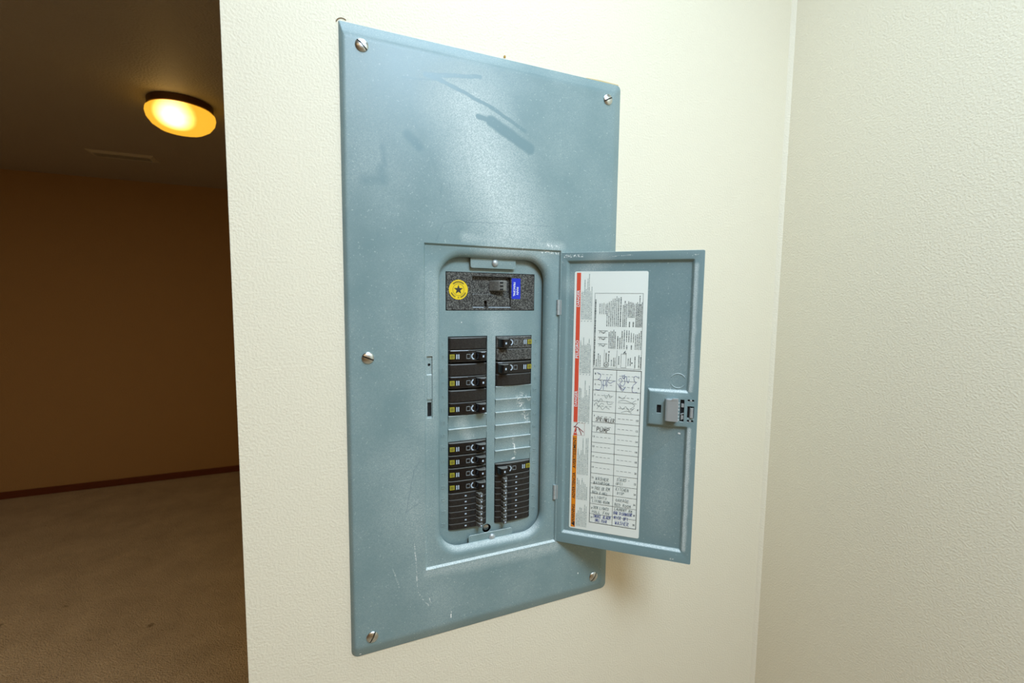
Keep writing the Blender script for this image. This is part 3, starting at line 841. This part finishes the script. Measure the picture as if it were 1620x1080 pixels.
for z in (3.2, 7.8, 12.4):
    mb.box(8.4, 13.2, -9.72, -9.0, z-1.15, z+1.15)
mb.build('handle_grip', M['void'], mainb)
st = MB(); st.disc(-48.0, 2.0, -.85, 13.2, 40)
stk = st.build('star_sticker', M['yellow'], mainb, fix=False)
mb = MB()
star = []
for i in range(10):
    r = 6.8 if i % 2 == 0 else 2.7
    a = pi/2 + i*pi/5
    star.append((-48+r*cos(a), 2+r*sin(a)))
mb.add([(x, -.95, z) for x, z in star]+[(-48, -.95, 2)], [(i, (i+1) % 10, 10) for i in range(10)])
mb.ring(-48, 2, -.95, 7.6, 8.0, 36)
for a in [radians(d) for d in list(range(50, 136, 9))+list(range(206, 250, 9))+[270]+list(range(290, 336, 9))]:
    cx, cz = -48+10.4*cos(a), 2+10.4*sin(a)
    ux, uz = sin(a), -cos(a); vx, vz = cos(a), sin(a)
    mb.stroke([(cx-ux*.6-vx*.9, cz-uz*.6-vz*.9), (cx-ux*.5+vx*.9, cz-uz*.5+vz*.9)], .45, -.95)
    mb.stroke([(cx+ux*.5-vx*.9, cz+uz*.5-vz*.9), (cx+ux*.5+vx*.9, cz+uz*.5+vz*.9)], .45, -.95)
    mb.stroke([(cx-ux*.5, cz-uz*.5), (cx+ux*.5, cz+uz*.5)], .4, -.95)
mb.build('star_print', M['darkink'], stk, fix=False)
mb = MB(); mb.rect(29.6, 43.0, -9.4, 19.2, -.85)
bl = mb.build('blue_label', M['blue'], mainb, fix=False)
mb = MB(); put_text(mb, 'MAIN', 38.6, 1.8, -1.0, 10.5, 3.2, -90); put_text(mb, 'PRINCIPAL', 33.6, 4.0, -1.0, 19.5, 3.2, -90)
mb.build('label_lettering', M['white'], bl, fix=False)

# ------------------------------------------------------------------ branch breakers
# local mm: x 0 outer end .. 56 inner end, y 0 at the deadfront face (- towards the room), z 0 at the middle
PROFILE = [(0.4, 20), (0.4, -1.4), (3, -2.8), (12, -4.0), (27, -4.8), (37, -4.8), (47, -4.0), (53, -2.6), (55.6, -1.2), (55.6, 20)]
def strip(root, zc, small):
    """printed strip: yellow maker's square, rating, trip window"""
    y = -3.35
    h = 3.2 if not small else 3.0
    tilt = MB(); tilt.box(1.6, 8.2, -4.2, -2.0, zc-h, zc+h)
    o = tilt.build('maker_mark', M['olive'], root)
    q = MB(); q.rect(3.2, 6.6, zc-1.7, zc-1.3, -4.3); q.rect(3.2, 6.6, zc+1.3, zc+1.7, -4.3)
    q.rect(3.2, 3.6, zc-1.7, zc+1.7, -4.3); q.rect(6.2, 6.6, zc-1.7, zc+1.7, -4.3)
    put_text(q, 'D', 4.9, zc, -4.3, 1.6, 1.9)
    q.build('maker_print', M['darkink'], o, fix=False)
    q = MB()
    for x in (10.2, 13.0):
        q.rect(x, x+1.5, zc-h, zc+h, -4.7)
    q.build('rating_bars', M['palewhite'], root, fix=False)
    q = MB()
    q.box(24.4, 30.2, -5.4, -4.3, zc+h-.7, zc+h); q.box(24.4, 30.2, -5.4, -4.3, zc-h, zc-h+.7)
    q.box(24.4, 25.0, -5.4, -4.3, zc-h, zc+h); q.box(29.6, 30.2, -5.4, -4.3, zc-h, zc+h)
    q.build('trip_window', M['frame'], root)
    q = MB(); q.ring(36.0, zc, -5.1, 3.1, 4.7, 12, radians(110), radians(265))  # pale arc painted in for the reflection at the throw slot
    q.build('throw_glint', M['palewhite'], root, fix=False)
def toggle(root, zc, hz, name='toggle', grey=False):
    q = MB()
    q.prism_z([(37.6, -3.8), (40.4, -11.6), (42.0, -13.4), (48.6, -14.2), (50.6, -13.0), (52.8, -6.4), (53.2, -2.2)], zc-hz, zc+hz)
    t = q.build(name, M['greyhandle'] if grey else M['black'], root, bevel=.0007)
    q = MB(); q.rect(44.6, 46.8, zc-1.4, zc+1.4, -14.3)
    q.build('rating_number', M['palewhite'], t, fix=False)
def throw_well(root, zc, hz):
    q = MB(); q.box(31.6, 40.0, -5.9, -4.2, zc-hz, zc-hz+.8); q.box(31.6, 40.0, -5.0, -4.2, zc-hz, zc+hz)
    q.build('throw_well', M['black'], root, bevel=.0002)
def two_pole(label, dusty=False):
    r = thing('two_pole_breaker', label, 'circuit breaker', (0, 0, 0), 'two-pole breakers')
    q = MB(); q.prism_z(PROFILE, .4, 16.6)
    q.build('plain_pole', M['dusty'] if dusty else M['face'], r, bevel=.0010)
    q = MB(); q.prism_z(PROFILE, -16.9, -.4)
    q.build('switch_pole', M['dusty'] if dusty else M['black'], r, bevel=.0010)
    throw_well(r, -9, 5.2); strip(r, -9, False); toggle(r, -8.6, 6.0)
    return r
def single(label):
    r = thing('single_pole_breaker', label, 'circuit breaker', (0, 0, 0), 'single-pole breakers')
    q = MB(); q.prism_z(PROFILE, -8.2, 7.9)
    q.build('body', M['black'], r, bevel=.0010)
    throw_well(r, -.4, 4.6); strip(r, -.4, True); toggle(r, 0, 4.6)
    return r
def tandem(label):
    r = thing('tandem_breaker', label, 'circuit breaker', (0, 0, 0), 'tandem breakers')
    for z0, z1 in ((-8.5, -.2), (.2, 8.7)):
        q = MB(); q.prism_z(PROFILE, z0, z1)
        q.build('half_body', M['face'], r, bevel=.0008)
    for zc in (4.2, -4.2):
        q = MB(); q.box(22.6, 25.2, -5.3, -4.2, zc-.8, zc+.8)
        q.build('rating_dot', M['palewhite'], r)
        q = MB()
        q.prism_z([(38.8, -3.8), (40.6, -11.4), (42.0, -13.2), (45.6, -13.6), (47.0, -12.4), (46.2, -9.6), (47.4, -3.6)], zc-2.7, zc+2.7)
        t = q.build('toggle', M['greyhandle'], r, bevel=.0006)
        q = MB(); q.rect(43.0, 45.0, zc-1.2, zc+1.2, -13.9); q.build('rating_number', M['palewhite'], t, fix=False)
        q = MB(); q.box(31.0, 36.6, -5.2, -4.2, zc-1.9, zc+1.9)
        q.build('throw_well', M['void'], r)
    return r
PITCH = 18.0
def place(o, side, z):
    if side == 'L': o.location = (.1308, .012, ZF+z*MM); o.rotation_euler = (0, 0, 0)
    else: o.location = (.2554, .012, ZF+z*MM); o.rotation_euler = (0, pi, 0)
def put(proto, used, label, side, z):
    o = proto if not used else copy_tree(proto)
    o['label'] = label
    place(o, side, z); return o
tp = two_pole('')
for i, (lb, side, z) in enumerate((
        ('glossy black two-pole breaker at the top of the left column', 'L', 391.5),
        ('glossy black two-pole breaker, middle of three in upper left column', 'L', 355.5),
        ('glossy black two-pole breaker just above the left blank plates', 'L', 319.5),
        ('clean black two-pole breaker right above the right blank plates', 'R', 355.2))):
    put(tp, i, lb, side, z)
dusty_tp = two_pole('dust speckled black two-pole breaker at the top of the right column', True)
place(dusty_tp, 'R', 391.0)
sp = single('')
for i, (lb, side, z) in enumerate((
        ('single-pole black breaker just below the left blank plates', 'L', 255.4),
        ('second single-pole black breaker below the left blank plates', 'L', 237.4),
        ('third single-pole black breaker below the left blank plates', 'L', 219.4),
        ('lowest single-pole breaker of the left column, right above the tandem breakers', 'L', 201.4),
        ('single-pole black breaker just below the right blank plates', 'R', 217.0))):
    put(sp, i, lb, side, z)
td = tandem('')
for i, (lb, side, z) in enumerate((
        ('uppermost of the three black tandem breakers in the left column', 'L', 183.2),
        ('middle one of the three black tandem breakers in the left column', 'L', 165.6),
        ('black tandem breaker at the very bottom of the left column', 'L', 148.4),
        ('topmost of the four tandem breakers in the right column', 'R', 199.4),
        ('second from top of the four tandem breakers in the right column', 'R', 181.6),
        ('third from top of the four tandem breakers in the right column', 'R', 164.0),
        ('black tandem breaker at the very bottom of the right column', 'R', 146.6))):
    put(td, i, lb, side, z)

# ------------------------------------------------------------------ back room: ceiling lamp and vent
lamp = thing('ceiling_lamp', 'lit round amber glass ceiling lamp with dark bronze rim', 'ceiling lamp', (-.550, 2.065, CEIL))
mb = MB(); mb.lathe_z([(0, 0), (.122, 0), (.127, -.003), (.127, -.031), (.122, -.035), (.112, -.035), (.112, -.02), (0, -.02)])
mb.build('base_ring', M['bronze'], lamp, scale=1, smooth=40)
mb = MB()
pr = [(.112, -.030), (.124, -.034), (.1335, -.043), (.136, -.058), (.131, -.080), (.114, -.104), (.087, -.122), (.047, -.133), (0.0005, -.136)]
mb.lathe_z(pr)
mb.build('glass_bowl', M['lampglass'], lamp, scale=1, smooth=60)
vent = thing('ceiling_vent', 'small pale louvred register on the dark ceiling beyond the lamp', 'ceiling vent', (-1.085, 3.20, CEIL))
mb = MB()
ov = [(-.17, -.075), (.17, -.075), (.17, .075), (-.17, .075)]; iv = [(-.145, -.05), (.145, -.05), (.145, .05), (-.145, .05)]
for (a, b, z) in ((ov, iv, -.012),):
    n = 4
    mb.add([(x, y, -.003) for x, y in a]+[(x, y, z) for x, y in b]+[(x, y, -.001) for x, y in b]+[(x, y, 0) for x, y in a],
           [(i, (i+1) % n, n+(i+1) % n, n+i) for i in range(n)]+[(n+i, n+(i+1) % n, 2*n+(i+1) % n, 2*n+i) for i in range(n)]+[(i, 3*n+i, 3*n+(i+1) % n, (i+1) % n) for i in range(n)])
mb.build('frame', M['ventpaint'], vent, scale=1)
mb = MB(); mb.box(-.145, .145, -.05, .05, -.0015, -.0005); mb.build('duct_opening', M['void'], vent, scale=1)
for k in range(7):
    y = -.042+.014*k
    mb = MB(); mb.add([(-.145, y-.006, -.011), (.145, y-.006, -.011), (.145, y+.006, -.003), (-.145, y+.006, -.003),
                       (-.145, y-.005, -.0118), (.145, y-.005, -.0118), (.145, y+.007, -.0038), (-.145, y+.007, -.0038)],
                      [(0, 1, 2, 3), (7, 6, 5, 4), (0, 4, 5, 1), (1, 5, 6, 2), (2, 6, 7, 3), (3, 7, 4, 0)])
    mb.build('slat', M['ventpaint'], vent, scale=1)
